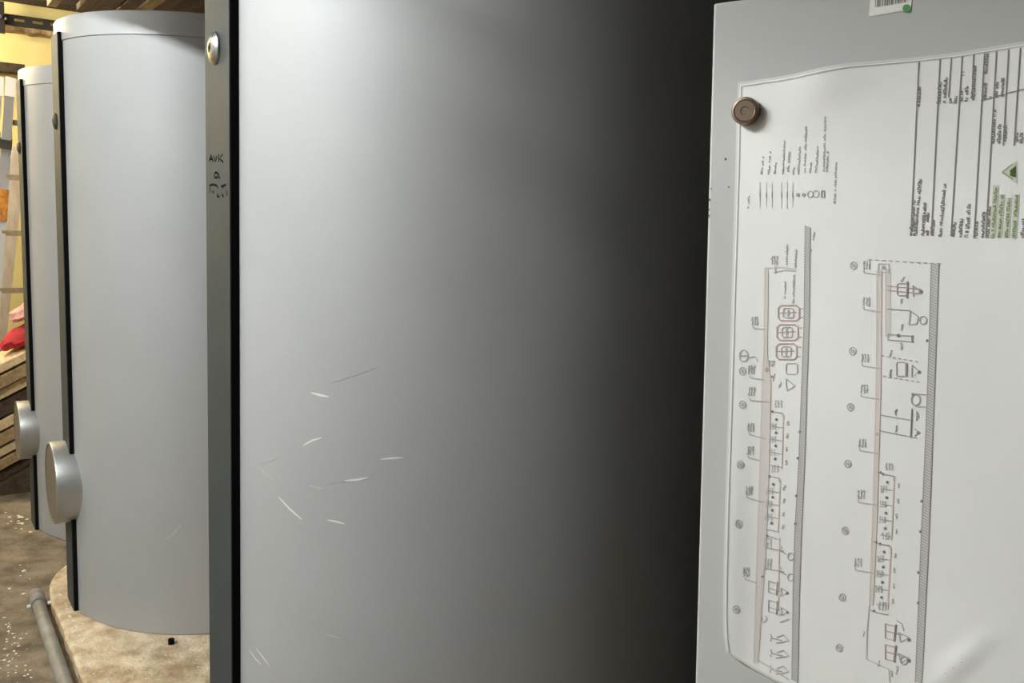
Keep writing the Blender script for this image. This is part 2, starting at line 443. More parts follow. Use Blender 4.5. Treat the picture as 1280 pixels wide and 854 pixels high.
mb = MB(); mb.bevbox(0.03, CW_ - 0.03, -CH_ - 0.05, -CH_ + 0.006, -CD_ + 0.02, -0.03, 0.004); mb.build('plinth', M['cabinet_dark'], cab)
for (x, z) in ((0.06, -0.06), (CW_ - 0.06, -0.06), (0.06, -CD_ + 0.05), (CW_ - 0.06, -CD_ + 0.05)):
    # adjustable feet reach down to the uneven floor
    p = CAB @ Vector((x, -CH_ - 0.03, z)); q = Vector((p.x, p.y, 0.0))
    mb = MB(); mb.tube([CABI @ p, CABI @ (q + Vector((0, 0, 0.012)))], 0.014, 12); mb.tube([CABI @ (q + Vector((0, 0, 0.012))), CABI @ q], 0.026, 14)
    mb.build('foot', M['dark_steel'], cab)

def on_panel(px, py, h=0.0):
    v = ray(px, py)
    k = ((P0 + W * h) - CAMP).dot(W) / v.dot(W)
    q = CABI @ (CAMP + v * k)
    return q.x, q.y

# little barcode sticker at the cabinet's top edge
def panel_poly(pxs, z0, th, name, m, parent):
    pts = [on_panel(*p) for p in pxs]
    n = len(pts)
    vs = [(x, y, z0) for x, y in pts] + [(x, y, z0 + th) for x, y in pts]
    fs = [list(range(n - 1, -1, -1)), list(range(n, 2 * n))] + [(i, (i + 1) % n, n + (i + 1) % n, n + i) for i in range(n)]
    mb = MB(); mb.add(vs, fs); return mb.build(name, m, parent)
stk = panel_poly([(1086, 21), (1139, 12), (1141, -22), (1089, -12)], 0.0002, 0.0004, 'barcode_sticker', M['label'], cab)
tag(stk, 'white barcode sticker with a green round mark')
mb = MB()
xs = 1094.0
random.seed(3)
while xs < 1133:
    w = random.choice((0.8, 1.2, 2.0)); u = (xs - 1094) / 39
    y1 = 9.5 - 6.5 * u; y0 = -9 - 6.0 * u
    P = [on_panel(xs, y1), on_panel(xs + w, y1 - 0.15), on_panel(xs + w, y0), on_panel(xs, y0)]
    mb.add([(x, y, 0.0009) for x, y in P], [(0, 1, 2, 3)]); xs += w + random.choice((0.9, 1.3, 1.8))
mb.build('barcode', M['print_dark'], stk)
c = [(1133.5 + 5.2 * math.cos(a * PI / 10), 10.8 + 5.2 * math.sin(a * PI / 10)) for a in range(20)]
P = [on_panel(*q) for q in c]
mb = MB(); mb.add([(x, y, 0.0009) for x, y in P][::-1], [list(range(20))]); mb.build('green_mark', M['leaf'], stk)
# chipped enamel along the cabinet's left edge
mb = MB()
for (px, py, r_) in [(907, 199, 1.6), (889, 236, 0.9), (887, 250, 1.4), (886.4, 262, 1.1), (885.5, 270, 1.7), (911, 234, 1.0)]:
    P = [on_panel(px + r_ * (0.7 + 0.5 * random.random()) * math.cos(a), py + 1.2 * r_ * math.sin(a)) for a in [k * PI / 4 for k in range(8)]]
    mb.add([(max(x, 0.0004), y, 0.0003) for x, y in P][::-1], [list(range(8))])
mb.build('enamel_chips', M['chip'], door)['kind'] = 'stuff'

# ---------------------------------------------------------------- the laminated plan
def poly_at(pts, u):
    """point on a polyline by fraction of its length"""
    L = [0.0]
    for a, b in zip(pts, pts[1:]): L.append(L[-1] + math.hypot(b[0] - a[0], b[1] - a[1]))
    t = u * L[-1]
    for i in range(len(pts) - 1):
        if t <= L[i + 1] or i == len(pts) - 2:
            k = (t - L[i]) / max(1e-9, L[i + 1] - L[i])
            return (pts[i][0] + (pts[i + 1][0] - pts[i][0]) * k, pts[i][1] + (pts[i + 1][1] - pts[i][1]) * k)
A0 = 0.028
def hwave(a, b):
    """distance of the sheet from the door: it bellies out along its left edge and is creased below"""
    x = (a - A0); y = -b
    low = min(1.0, max(0.0, (y - 0.25) / 0.3))
    h = 0.0016
    h += 0.0052 * low * math.exp(-((x - 0.004) / 0.022) ** 2)
    h += 0.0020 * (0.5 + 0.5 * math.sin(y * 15.0 + x * 7.0)) * math.exp(-((x - 0.10) / 0.12) ** 2)
    h += 0.0016 * (0.5 + 0.5 * math.sin(x * 26.0 - y * 9.0 + 0.6))
    h += 0.0030 * math.exp(-((x - 0.09 + (y - 0.09) * 0.4) / 0.03) ** 2) * math.exp(-((y - 0.09) / 0.03) ** 2)
    d = (x - 0.235) * 0.78 + (y - 0.662) * 0.62           # crease near the bottom
    e = -(x - 0.235) * 0.62 + (y - 0.662) * 0.78
    h += 0.0030 * math.exp(-(d / 0.007) ** 2) * math.exp(-(e / 0.035) ** 2)
    return h
def on_sheet(px, py):
    a, b = on_panel(px, py)
    for _ in range(3):
        a, b = on_panel(px, py, hwave(a, b) + 0.0005)
    return a, b
left_px = [(922, 103), (920, 150), (919, 200), (917, 270), (914.5, 350), (912, 440), (909, 540), (906, 630), (904, 710), (903.3, 760), (904, 795), (906.5, 815)]
top_px = [(922, 103), (960, 97.6), (985, 93.5), (1008, 88.4), (1030, 83.3), (1057, 78.7), (1100, 75), (1142, 71.4), (1200, 64.5), (1280, 51)]
bot_px = [(906.5, 815), (918, 823.5), (940, 836.5), (970, 853), (1000, 866), (1060, 884), (1140, 904), (1280, 936)]
def sheet_curve(px):
    return [on_sheet(*p) for p in px]
Lc, Tc, Bc = sheet_curve(left_px), sheet_curve(top_px), sheet_curve(bot_px)
WS = 0.43
def extend(cv):
    (x0, y0), (x1, y1) = cv[-3], cv[-1]
    sl = (y1 - y0) / (x1 - x0)
    xe = cv[0][0] * 0 + A0 + WS
    return cv + [(xe, y1 + sl * (xe - x1))]
Tc, Bc = extend(Tc), extend(Bc)
Rc = [Tc[-1], Bc[-1]]
NU, NVV = 60, 90
def sheet_mb(inset, h_off, thick):
    g = []
    for j in range(NVV + 1):
        v = inset + (1 - 2 * inset) * j / NVV
        row = []
        for i in range(NU + 1):
            u = inset * 1.35 + (1 - 2.7 * inset) * i / NU
            l = poly_at(Lc, v); r_ = poly_at(Rc, v); t_ = poly_at(Tc, u); b_ = poly_at(Bc, u)
            c00, c10, c01, c11 = Tc[0], Tc[-1], Bc[0], Bc[-1]
            P = [(1 - u) * l[k] + u * r_[k] + (1 - v) * t_[k] + v * b_[k] - ((1 - u) * (1 - v) * c00[k] + u * (1 - v) * c10[k] + (1 - u) * v * c01[k] + u * v * c11[k]) for k in (0, 1)]
            row.append((P[0], P[1], hwave(*P) + h_off))
        g.append(row)
    vs = [p for row in g for p in row]; n1 = len(vs)
    vs += [(p[0], p[1], p[2] - thick) for row in g for p in row]
    fs = []
    w = NU + 1
    for j in range(NVV):
        for i in range(NU):
            a = j * w + i
            fs.append((a, a + w, a + w + 1, a + 1)); fs.append((n1 + a, n1 + a + 1, n1 + a + w + 1, n1 + a + w))
    edge = [i for i in range(w)] + [j * w + NU for j in range(1, NVV + 1)] + [NVV * w + i for i in range(NU - 1, -1, -1)] + [j * w for j in range(NVV - 1, 0, -1)]
    for k in range(len(edge)):
        a, b = edge[k], edge[(k + 1) % len(edge)]
        fs.append((a, b, n1 + b, n1 + a))
    mb = MB(); mb.add(vs, fs, True); return mb
plan = empty('laminated_plan', P0, 0, 'large white laminated heating plan held on the grey cabinet door by a magnet', 'plan')
plan.matrix_world = CAB
sheet_mb(0.0, -0.0004, 0.0005).build('lamination_film', M['film'], plan)
paper = sheet_mb(0.0045, 0.0, 0.0003).build('paper_sheet', M['paper'], plan)

INK = {}
def ink(key):
    return INK.setdefault(key, MB())
LIFT = 0.0005
def stroke(key, pts, w=1.4, closed=False):
    """printed line; w in pixels of about 0.85 mm"""
    if closed: pts = list(pts) + [pts[0]]
    q = [pts[0]]
    for a, b in zip(pts, pts[1:]):
        L = math.hypot(b[0] - a[0], b[1] - a[1]); n = max(1, int(L / 14))
        for k in range(1, n + 1): q.append((a[0] + (b[0] - a[0]) * k / n, a[1] + (b[1] - a[1]) * k / n))
    P = []
    for p in q:
        a, b = on_sheet(*p); P.append(Vector((a, b, hwave(a, b))))
    vs, fs = quadstrip(P, w * 0.00085, [Vector((0, 0, 1))] * len(P), LIFT)
    ink(key).add(vs, fs)
def fill(key, pts, lift=None):
    P = []
    for p in pts:
        a, b = on_sheet(*p); P.append((a, b, hwave(a, b) + (lift or LIFT)))
    ink(key).add(P, [list(range(len(P)))])
def band(key, left, right, lift=0.0003):
    n = 40
    vs = []; fs = []
    for i in range(n + 1):
        for cv in (left, right):
            a, b = on_sheet(*poly_at(cv, i / n)); vs.append((a, b, hwave(a, b) + lift))
    for i in range(n): fs.append((2 * i, 2 * i + 1, 2 * i + 3, 2 * i + 2))
    ink(key).add(vs, fs)
def circle(key, x, y, r, w=1.0, rx=None):
    stroke(key, [(x + (rx or r * 0.85) * math.cos(k * PI / 7), y + r * math.sin(k * PI / 7)) for k in range(14)], w, True)
def dot(key, x, y, r, ry=None):
    fill(key, [(x + r * math.cos(k * PI / 4), y + (ry or r) * math.sin(k * PI / 4)) for k in range(8)])
def rect(key, x0, y0, x1, y1, w=1.0, sk=0.0):
    stroke(key, [(x0, y0), (x1, y0 + sk), (x1, y1 + sk), (x0, y1)], w, True)
def rrect(key, x0, y0, x1, y1, w=1.2, c=3.5):
    stroke(key, [(x0 + c, y0), (x1 - c, y0), (x1, y0 + c), (x1, y1 - c), (x1 - c, y1), (x0 + c, y1), (x0, y1 - c), (x0, y0 + c)], w, True)
rnd = random.Random(11)
def lettering(key, x0, y0, x1, y1, w=3.0):
    """a line of small illegible letters running up the sheet"""
    L = math.hypot(x1 - x0, y1 - y0); n = max(1, int(L / 2.7))
    for i in range(n):
        if rnd.random() < 0.10 and n > 4: continue
        u = i / n; u2 = (i + 0.62 + 0.28 * rnd.random()) / n
        a = (x0 + (x1 - x0) * u, y0 + (y1 - y0) * u); b = (x0 + (x1 - x0) * u2, y0 + (y1 - y0) * u2)
        lo = -w / 2 + (w * 0.35 if rnd.random() < 0.5 else 0); hi = w / 2
        k = rnd.random()
        if k < 0.45:
            fill(key, [(a[0] + lo, a[1]), (a[0] + hi, a[1]), (b[0] + hi, b[1]), (b[0] + lo, b[1])][::-1])
        else:
            stroke(key, [(a[0] + lo, a[1]), (a[0] + hi, a[1])], 0.9); stroke(key, [(b[0] + lo, b[1]), (b[0] + hi, b[1])], 0.8)
            stroke(key, [(a[0] + (lo if k < 0.7 else hi), a[1]), (b[0] + (lo if k < 0.8 else hi), b[1])], 1.0)
def tagblock(x, y, w=9.0, h=13.0, key='print_mid'):
    """little three-line caption with its leader"""
    for k in range(3):
        lettering(key, x - w / 2 + k * w / 2.6, y + h / 2, x - w / 2 + k * w / 2.6 + 0.4, y - h / 2, 1.7)
def leader(x, y, x1, y1, x2, y2):
    stroke('print_grey', [(x, y), (x1, y1), (x2, y2)], 1.3)
def mark(x, y):
    circle('print_mid', x, y, 4.6, 0.9, 4.0); fill('print_grey', [(x - 1.6, y - 2.2), (x - 1.6, y + 2.2), (x + 1.6, y + 2.2), (x + 1.6, y - 2.2)])

# --- legend
for (x, a, b) in [(265, 460, 590), (310, 445, 590), (345, 515, 590), (398, 375, 590), (430, 450, 590), (460, 545, 590), (495, 415, 590), (535, 290, 580), (568, 515, 580), (607, 415, 580), (655, 225, 575), (672, 445, 575), (722, 515, 755), (180, 710, 805)]:
    lettering('print_mid', 900 + (x - 5) / 5.025, 100 + b / 5.025, 900 + (x + 4) / 5.025, 100 + a / 5.025, 2.0)
for x in (250, 290, 325, 385, 420, 455):
    stroke('print_mid', [(900 + x / 5.025, 239), (900 + x / 5.025, 248)], 1.1); stroke('print_light', [(900 + x / 5.025, 228), (900 + x / 5.025, 260)], 0.7)
for x in (488, 525): dot('print_mid', 900 + x / 5.025, 243.5, 2.4)
circle('print_mid', 900 + 567 / 5.025, 243, 4, 1.0); circle('print_mid', 900 + 603 / 5.025, 242.5, 4.2, 1.0); rect('print_dark', 1027, 238.5, 1030.5, 247, 1.1)
dot('print_mid', 1043, 253, 1.6)

# --- left schematic
hl = [(1006.4, 282), (1005, 404), (1001.7, 490), (998.4, 578), (993.5, 664), (991.5, 722), (989.8, 850)]
hr = [(1012.5, 284), (1011.2, 404), (1008.2, 490), (1006, 566), (1001.6, 664), (998.8, 745), (997, 854)]
def hatch(l, r_, step=3.4):
    band('print_light', l, r_, 0.0003)
    stroke('print_mid', l, 1.0); stroke('print_mid', r_, 1.0)
    n = int((l[-1][1] - l[0][1]) / step)
    for i in range(n):
        a = poly_at(l, i / n); b = poly_at(r_, min(1.0, (i + 1.2) / n)); stroke('print_mid', [a, b], 0.8)
hatch(hl, hr)
lettering('print_mid', 1016, 300, 1017.5, 290, 2); dot('print_mid', 1013.5, 313, 1.5)
band('print_pipe', [(952.7, 462), (952.7, 480), (950, 580), (946.6, 679), (943.8, 740), (942.2, 829)], [(960.5, 462), (964, 480), (961, 580), (957.5, 679), (951.5, 740), (947.2, 829)])
band('print_pipe', [(956, 335), (955.2, 400), (953.8, 462)], [(960, 335), (959.8, 400), (958.5, 462)])
for cv in ([(956, 335), (954.6, 442), (952.6, 470), (950, 580), (946.6, 679), (942.2, 829)], [(960, 341), (958.6, 442), (963.5, 480), (961, 580), (957.5, 679), (947.2, 829)]):
    stroke('print_orange', cv, 0.9)
stroke('print_pipe', [(956, 335), (975, 334), (992, 336)], 1.6); stroke('print_grey', [(967, 341), (980, 338), (995, 339)], 1.0)
stroke('print_light', [(945, 824), (965, 836), (986, 850)], 2.2)
for (x, y) in [(968.7, 325), (944, 401), (940, 462), (940, 489), (939, 534), (938.6, 563), (937, 613), (933.5, 715)]:
    tagblock(x, y, 8, 11)
for (x, y, x2, y2) in [(941, 409, 956, 412), (937, 471, 955, 475), (937, 499, 962, 503), (936, 542, 957, 549), (935, 571, 950, 576), (933, 621, 955, 628), (931, 723, 946, 729)]:
    leader(x, y - 1, x + 1, y + 1.5, x2, y2)
stroke('print_grey', [(969, 332), (969, 342)], 1.6)
for (x, y) in [(928, 464), (928, 506), (925.5, 581), (923, 655), (920, 762)]: mark(x, y)
circle('print_mid', 929.6, 445, 7.2, 1.1, 5.4); stroke('print_mid', [(925, 445), (934.5, 445)], 1.0); stroke('print_grey', [(935, 447), (944, 446), (947, 452)], 1.0)
lettering('print_mid', 983, 331, 983.4, 305, 2.0); lettering('print_mid', 994, 334, 994.6, 309, 2.2); lettering('print_mid', 980.6, 373, 981, 351, 2.0); lettering('print_mid', 990.8, 379, 992.6, 343, 2.2)
for (x0, y0, x1, y1) in [(972.7, 382, 999, 401), (971.2, 406, 997.5, 425.5), (970.3, 430, 995.8, 449.5)]:
    rrect('print_red', x0, y0, x1, y1, 1.7)
    rrect('print_mid', x0 + 6.5, y0 + 3.5, x1 - 7, y1 - 3.5, 1.2, 2)
    stroke('print_red', [(x0 + 2, (y0 + y1) / 2), (x1 - 3, (y0 + y1) / 2 - 1)], 1.1)
    lettering('print_mid', (x0 + x1) / 2 - 1, y1 - 5, (x0 + x1) / 2, y0 + 5, 2.6)
    stroke('print_grey', [(x1, y0 + 4), (x1 + 5.5, y0 + 4)], 1.0); stroke('print_grey', [(x1, y1 - 4), (x1 + 5.5, y1 - 4)], 1.0)
rrect('print_grey', 982.5, 454.5, 996.5, 468, 1.3, 2); stroke('print_mid', [(983, 474), (993.5, 482.5), (984, 489), (982.5, 480), (983, 474)], 1.3)
dot('print_red', 958.5, 462.5, 2.4, 3.2); dot('print_mid', 965, 471, 1.8); tagblock(965, 454, 6, 8); lettering('print_mid', 966.5, 476, 968, 466, 1.8); lettering('print_grey', 974, 484, 975, 477, 2.5)
def manifold(x, y, n, dy, dx):
    """row of heating circuits: caption, valve, orange feed and outlets"""
    tagblock(x, y, 9, 9, 'print_grey'); dot('print_dark', x - 8, y + 10, 1.8)
    stroke('print_mid', [(x - 8, y + 10), (x + 4, y + 12), (x + 5, y + 18)], 1.1)
    stroke('print_orange', [(x + 5.5, y + 14), (x + 5.5 + dx * n, y + 16 + dy * n)], 1.5)
    for k in range(n):
        yy = y + 20 + k * dy; xx = x - 3 + dx * k
        dot('print_dark', xx, yy, 1.9); stroke('print_mid', [(xx - 6, yy + 8), (xx + 8, yy + 10.5)], 1.0)
        if k < n - 1: tagblock(xx - 4, yy + 8, 8, 8.5, 'print_grey')
        lettering('print_mid', xx + 13.5, yy + 7, xx + 14, yy + 1, 2.4)
manifold(973.5, 504.6, 4, 16.4, -0.55); manifold(969.5, 585.6, 4, 16.2, -0.7)
dot('print_dark', 958.8, 670, 1.8); stroke('print_mid', [(959, 670), (972, 674)], 1.2)
for y in (679, 705):
    tagblock(960.5, y, 9, 14, 'print_grey'); stroke('print_mid', [(956, y + 6), (980, y + 10)], 1.1)
    dot('print_orange', 975, y + 5, 2.2); circle('print_mid', 988.5, y + 17, 4.6, 1.1); stroke('print_mid', [(972, y + 8), (983, y + 14)], 1.2)
stroke('print_orange', [(974, 672), (972.5, 762)], 1.2)
dot('print_dark', 953, 721, 1.6)
for y in (733.5, 757.5):
    rect('print_mid', 960.5, y - 7, 971, y + 7, 1.3, 3); stroke('print_dark', [(972, y - 6), (970.5, y + 11)], 1.6)
    stroke('print_red', [(962, y + 2), (975, y + 6)], 1.0); dot('print_orange', 974.5, y + 10, 2.0)
    stroke('print_mid', [(976, y + 2), (985, y + 7), (978, y + 12), (976, y + 2)], 1.3); dot('print_dark', 984, y + 8, 1.7)
stroke('print_grey', [(975, 778), (986, 774)], 1.3); stroke('print_mid', [(952, 772), (954, 779), (959, 774), (957, 770)], 1.2)
for y in (798, 817, 837):
    stroke('print_mid', [(963, y - 5), (965, y), (978, y + 3)], 1.2); stroke('print_mid', [(971, y - 1), (979, y - 4), (986, y + 3), (978, y + 5), (970, y + 6)], 1.2); lettering('print_grey', 963, y + 4, 964, y - 4, 1.4)
for (x, y) in [(999.7, 540), (997.2, 573), (995.3, 620), (994.2, 655)]: dot('print_dark', x, y, 1.7, 1.9)

# --- right schematic
gl = [(1164, 329), (1161.4, 427), (1157, 545), (1151, 682), (1144, 853)]
gr = [(1173.3, 329), (1170, 427), (1165.6, 545), (1160.5, 682), (1152, 854)]
hatch(gl, gr, 3.6)
x = 1085.0
while x < 1176:
    u = (x - 1085) / 91; stroke('print_mid', [(x, 324.6 + 5.4 * u), (x + 5, 324.9 + 5.4 * u)], 1.1); x += 8.6
band('print_pipe', [(1096, 338), (1095.2, 480), (1093.5, 560), (1090.8, 644), (1086.5, 757)], [(1101.6, 338), (1100.8, 480), (1098.8, 560), (1096.2, 644), (1091, 757)])
band('print_pipe', [(1107, 336), (1107, 421)], [(1113, 336), (1112.8, 421)])
for cv in ([(1096, 338), (1095.2, 480), (1090.8, 644), (1086.5, 757)], [(1101.6, 338), (1100.8, 480), (1096.2, 644), (1091, 757)], [(1107, 336), (1107, 421)]): stroke('print_orange', cv, 0.9)
for cv in ([(1086.5, 757), (1083.6, 790), (1083, 824), (1098, 831), (1111, 837), (1112, 853)],): stroke('print_grey', cv, 0.9)
rect('print_grey', 1098, 330, 1111, 341, 1.1); dot('print_red', 1104.5, 334.5, 2.6)
for (x, y) in [(1084, 331), (1084, 377), (1082, 447.5), (1081, 486), (1078.8, 553.5), (1077, 618), (1073.6, 703)]:
    tagblock(x, y, 9.5, 11); leader(x - 5, y + 7, x - 4, y + 10, x + 18.5, y + 13.5)
for (x, y) in [(1067, 332), (1065.7, 439), (1063, 509), (1059.6, 580), (1056.5, 663.5), (1052.8, 747), (1049, 810)]: mark(x, y)
rrect('print_mid', 1121.5, 354.5, 1134, 369.5, 1.3, 2); stroke('print_dark', [(1134.3, 352), (1133.8, 373)], 2.0)
for y in (359.5, 365): stroke('print_red', [(1109, y - 2), (1151, y + 2.2)], 1.1)
stroke('print_mid', [(1141, 357), (1150, 364), (1141.5, 371), (1141, 357)], 1.3); dot('print_dark', 1151, 364.5, 2.4)
lettering('print_mid', 1127, 352, 1130, 346, 2.2); lettering('print_mid', 1125.5, 379, 1128, 373, 2.2)
stroke('print_mid', [(1109, 386.5), (1138, 388.5)], 1.3); stroke('print_mid', [(1138, 389), (1148, 396), (1146, 405), (1136, 406), (1138, 389)], 1.2); circle('print_mid', 1154, 400.5, 5, 1.1)
rect('print_mid', 1110, 418, 1140.5, 425, 1.2, 2.5); dot('print_dark', 1123, 419.5, 2.4); stroke('print_dark', [(1140.5, 419), (1140, 428)], 1.8)
lettering('print_mid', 1125.5, 413, 1128.5, 405, 2.2); lettering('print_mid', 1126, 437, 1126.5, 428, 2.2)
x = 1101.5
while x < 1150:
    stroke('print_mid', [(x, 444.5 + (x - 1101) * 0.17), (x + 4, 445.2 + (x - 1101) * 0.17)], 1.1); stroke('print_mid', [(x + 2, 470 + (x - 1101) * 0.17), (x + 6, 470.6 + (x - 1101) * 0.17)], 1.1); x += 7
rrect('print_mid', 1120.5, 453, 1132, 470.5, 1.2, 1.5); stroke('print_dark', [(1133.5, 454), (1133, 471)], 1.8); stroke('print_mid', [(1140, 456.5), (1149, 464), (1139.5, 472), (1140, 456.5)], 1.3); dot('print_dark', 1149, 465, 2.2)
lettering('print_dark', 1112.5, 445, 1114.5, 437, 2.2); lettering('print_dark', 1112, 472, 1114, 461, 2.2)
circle('print_mid', 1144.5, 500, 6.6, 1.2); stroke('print_mid', [(1139, 492), (1161, 494)], 1.1); stroke('print_mid', [(1144, 508), (1158, 509)], 1.0); dot('print_dark', 1141, 493.5, 1.6)
for a, b in (((1101, 519), (1138, 525.5)), ((1099.5, 538.5), (1146, 548))): stroke('print_mid', [a, b], 1.1)
stroke('print_dark', [(1140, 511), (1138.5, 546)], 1.5); stroke('print_mid', [(1146, 514), (1148.5, 521), (1145.5, 526), (1146, 514)], 1.1); dot('print_dark', 1147.5, 541, 2.0); stroke('print_mid', [(1143, 536), (1149, 541), (1143, 545)], 1.1)
for y in (515, 536): lettering('print_dark', 1119, y + 4, 1121, y - 4, 2.0)
dot('print_grey', 1096.5, 543, 2.6, 1.8)
manifold(1112, 583, 4, 19.2, -0.9); manifold(1108, 670, 4, 19.0, -1.1)
for y, x in ((592, 1101), (679, 1095), (765, 1092.5)): stroke('print_mid', [(x - 5, y - 2), (x + 3, y + 1), (x + 18, y + 4)], 1.1); dot('print_dark', x, y - 1, 1.8)
tagblock(1104, 757.6, 10, 11, 'print_mid')
for y in (789, 815):
    rect('print_red', 1106.5, y - 9, 1118.5, y + 9, 1.2, 3); stroke('print_dark', [(1120, y - 8), (1117.5, y + 13)], 1.9)
    stroke('print_red', [(1108, y), (1126, y + 5)], 1.1); stroke('print_mid', [(1123, y + 2), (1136, y + 8), (1126, y + 14), (1123, y + 2)], 1.3); dot('print_dark', 1136, y + 11, 2.2)
stroke('print_mid', [(1121, 776), (1127, 780), (1130, 789)], 1.2); circle('print_mid', 1130, 826, 5, 1.2)
lettering('print_mid', 1079, 796, 1079.5, 789, 2.4); lettering('print_mid', 1098, 833, 1098.5, 825, 2.4); lettering('print_mid', 1114, 846, 1115, 838, 2.4); lettering('print_grey', 1120, 843, 1121, 832, 2.4)
for (x, y) in [(1159, 426), (1152, 626.7), (1150.6, 664.7), (1148, 716), (1147.6, 754)]: dot('print_dark', x, y, 1.8, 2.0)

# --- title block
for a, b in [((1148.5, 77.4), (1138.3, 295)), ((1175, 73.6), (1164, 294)), ((1189.2, 72), (1185.6, 122)), ((1202.7, 69.8), (1188.6, 295)), ((1217, 68), (1215, 123)), ((1230.6, 66.8), (1217.4, 296)), ((1245.6, 64.5), (1232, 297)), ((1260.8, 62), (1254, 182)), ((1275.3, 60.2), (1267.6, 182)), ((1226, 126), (1256, 118)), ((1257, 117), (1281, 111.4))]:
    stroke('title_rules', [a, b], 1.25)
def T2(x): return 1120 + x / 6.569
for (x, a, b) in [(187, 385, 545), (355, 345, 520), (400, 305, 515), (441, 475, 515), (485, 460, 515), (533, 415, 505), (578, 375, 505), (549, 255, 290), (637, 210, 495), (741, 110, 275), (730, 350, 490), (768, 462, 482), (822, 340, 490), (872, 310, 465), (800, 570, 850), (846, 690, 850), (892, 700, 850), (988, 740, 850), (1030, 740, 850)]:
    lean = (b - a) * 0.035
    lettering('title_lettering', T2(x - lean), 50 + b / 6.569, T2(x + lean), 50 + a / 6.569, 4.2)
for (x, a, b) in [(133, 460, 750), (175, 285, 750), (225, 480, 750), (256, 560, 640), (254, 700, 752), (298, 620, 755), (378, 320, 760), (470, 640, 760), (530, 615, 765), (590, 470, 765), (655, 630, 770), (713, 555, 770), (757, 515, 770), (1040, 610, 770)]:
    lean = (b - a) * 0.045
    lettering('title_lettering', T2(x - lean), 180 + b / 6.569, T2(x + lean), 180 + a / 6.569, 4.0)
for (x, a, b) in [(805, 340, 770), (858, 415, 770), (918, 440, 770), (980, 415, 770)]:
    lean = (b - a) * 0.035
    fill('title_pale_green', [(T2(x - lean - 24), 180 + b / 6.569), (T2(x - lean + 24), 180 + b / 6.569), (T2(x + lean + 24), 180 + a / 6.569), (T2(x + lean - 24), 180 + a / 6.569)], 0.0003)
    lettering('title_green', T2(x - lean), 180 + b / 6.569, T2(x + lean), 180 + a / 6.569, 3.6)
fill('title_pale_green', [(1251, 216), (1271, 201), (1271, 230)][::-1], 0.00035)
fill('title_dark_green', [(1262.5, 213), (1270, 207), (1270, 222), (1262.5, 220)][::-1])
stroke('title_green', [(1253, 215), (1266, 205)], 1.1); stroke('title_green', [(1253, 215), (1266, 224)], 1.1)
def edge_line():
    q = []
    for side in ('L', 'T'):
        for i in range(41):
            f = i / 40
            x, y = poly_at(Lc, 1 - f) if side == 'L' else poly_at(Tc, f)
            q.append((x + (0.0042 if side == 'L' else 0.0042 * (1 - f)), y - (0.0044 if side == 'T' else 0.0044 * f)))
    P = [Vector((x, y, hwave(x, y))) for x, y in q]
    for seg in (P[:41], P[41:]):
        vs, fs = quadstrip(seg, 0.0009, [Vector((0, 0, 1))] * len(seg), LIFT); ink('paper_edge').add(vs, fs)
edge_line()
NAMES = {'paper_edge': ('paper_edge_line', 'print_grey'), 'print_grey': ('grey_linework', 'print_grey'), 'print_mid': ('schematic_linework', 'print_mid'), 'print_dark': ('dark_symbols', 'print_dark'), 'print_light': ('hatched_ground', 'print_light'),
         'print_pipe': ('pipe_band', 'print_pipe'), 'print_red': ('red_pipework', 'print_red'), 'print_orange': ('orange_pipework', 'print_orange'), 'title_rules': ('title_block_rules', 'print_rule'),
         'title_lettering': ('title_block_lettering', 'print_dark'), 'title_green': ('green_lettering', 'print_green'), 'title_pale_green': ('pale_green_tint', 'print_palegreen'), 'title_dark_green': ('green_emblem', 'print_darkgreen')}
for k, mb in INK.items():
    nm, mm = NAMES[k]; mb.build(nm, M[mm], paper)['kind'] = 'stuff'

# magnet holding the sheet's upper left corner
a, b = on_sheet(933.5, 140)
mg = MB(); hb = hwave(a, b) + 0.0004
mg.lathe([(0.0, hb), (0.0136, hb), (0.0142, hb + 0.0008), (0.0142, hb + 0.0085), (0.0134, hb + 0.0095), (0.0115, hb + 0.0098), (0.0105, hb + 0.0090), (0.0045, hb + 0.0090), (0.004, hb + 0.0082), (0.0, hb + 0.0082)], 40, org=(a, b, 0))
magnet = mg.build('magnet', M['nickel'])
magnet.matrix_world = CAB
tag(magnet, 'small round metal magnet pinning the upper left corner of the white plan', 'magnet')

# ---------------------------------------------------------------- pipe at the foot of the pad
pp = empty('grey_pipe', S(3.80, 0.400, 0), ROTZ, 'grey plastic pipe with collar lying on the floor along the concrete pad', 'pipe')
mb = MB(); mb.tube([(0.0, 0, 0.0245), (-0.5, 0.003, 0.0245), (-1.2, 0.006, 0.0245), (-2.2, 0.0, 0.0245)], 0.0235, 20); mb.build('tube', M['pvc'], pp)
mb = MB(); mb.lathe([(0.0, -0.04), (0.024, -0.04), (0.030, -0.034), (0.030, -0.012), (0.027, -0.006), (0.027, 0.022), (0.031, 0.026), (0.031, 0.05), (0.026, 0.056), (0.0, 0.056)], 24, axis='x', org=(0.02, 0, 0.031))
col = mb.build('collar', M['pvc'], pp)
for yy in (-0.036, 0.036):
    mb = MB(); mb.lathe([(0, -0.006), (0.007, -0.006), (0.007, 0.006), (0, 0.006)], 6, axis='y', org=(-0.03, yy, 0.031), smooth=False); mb.build('clamp_screw', M['label'], col)

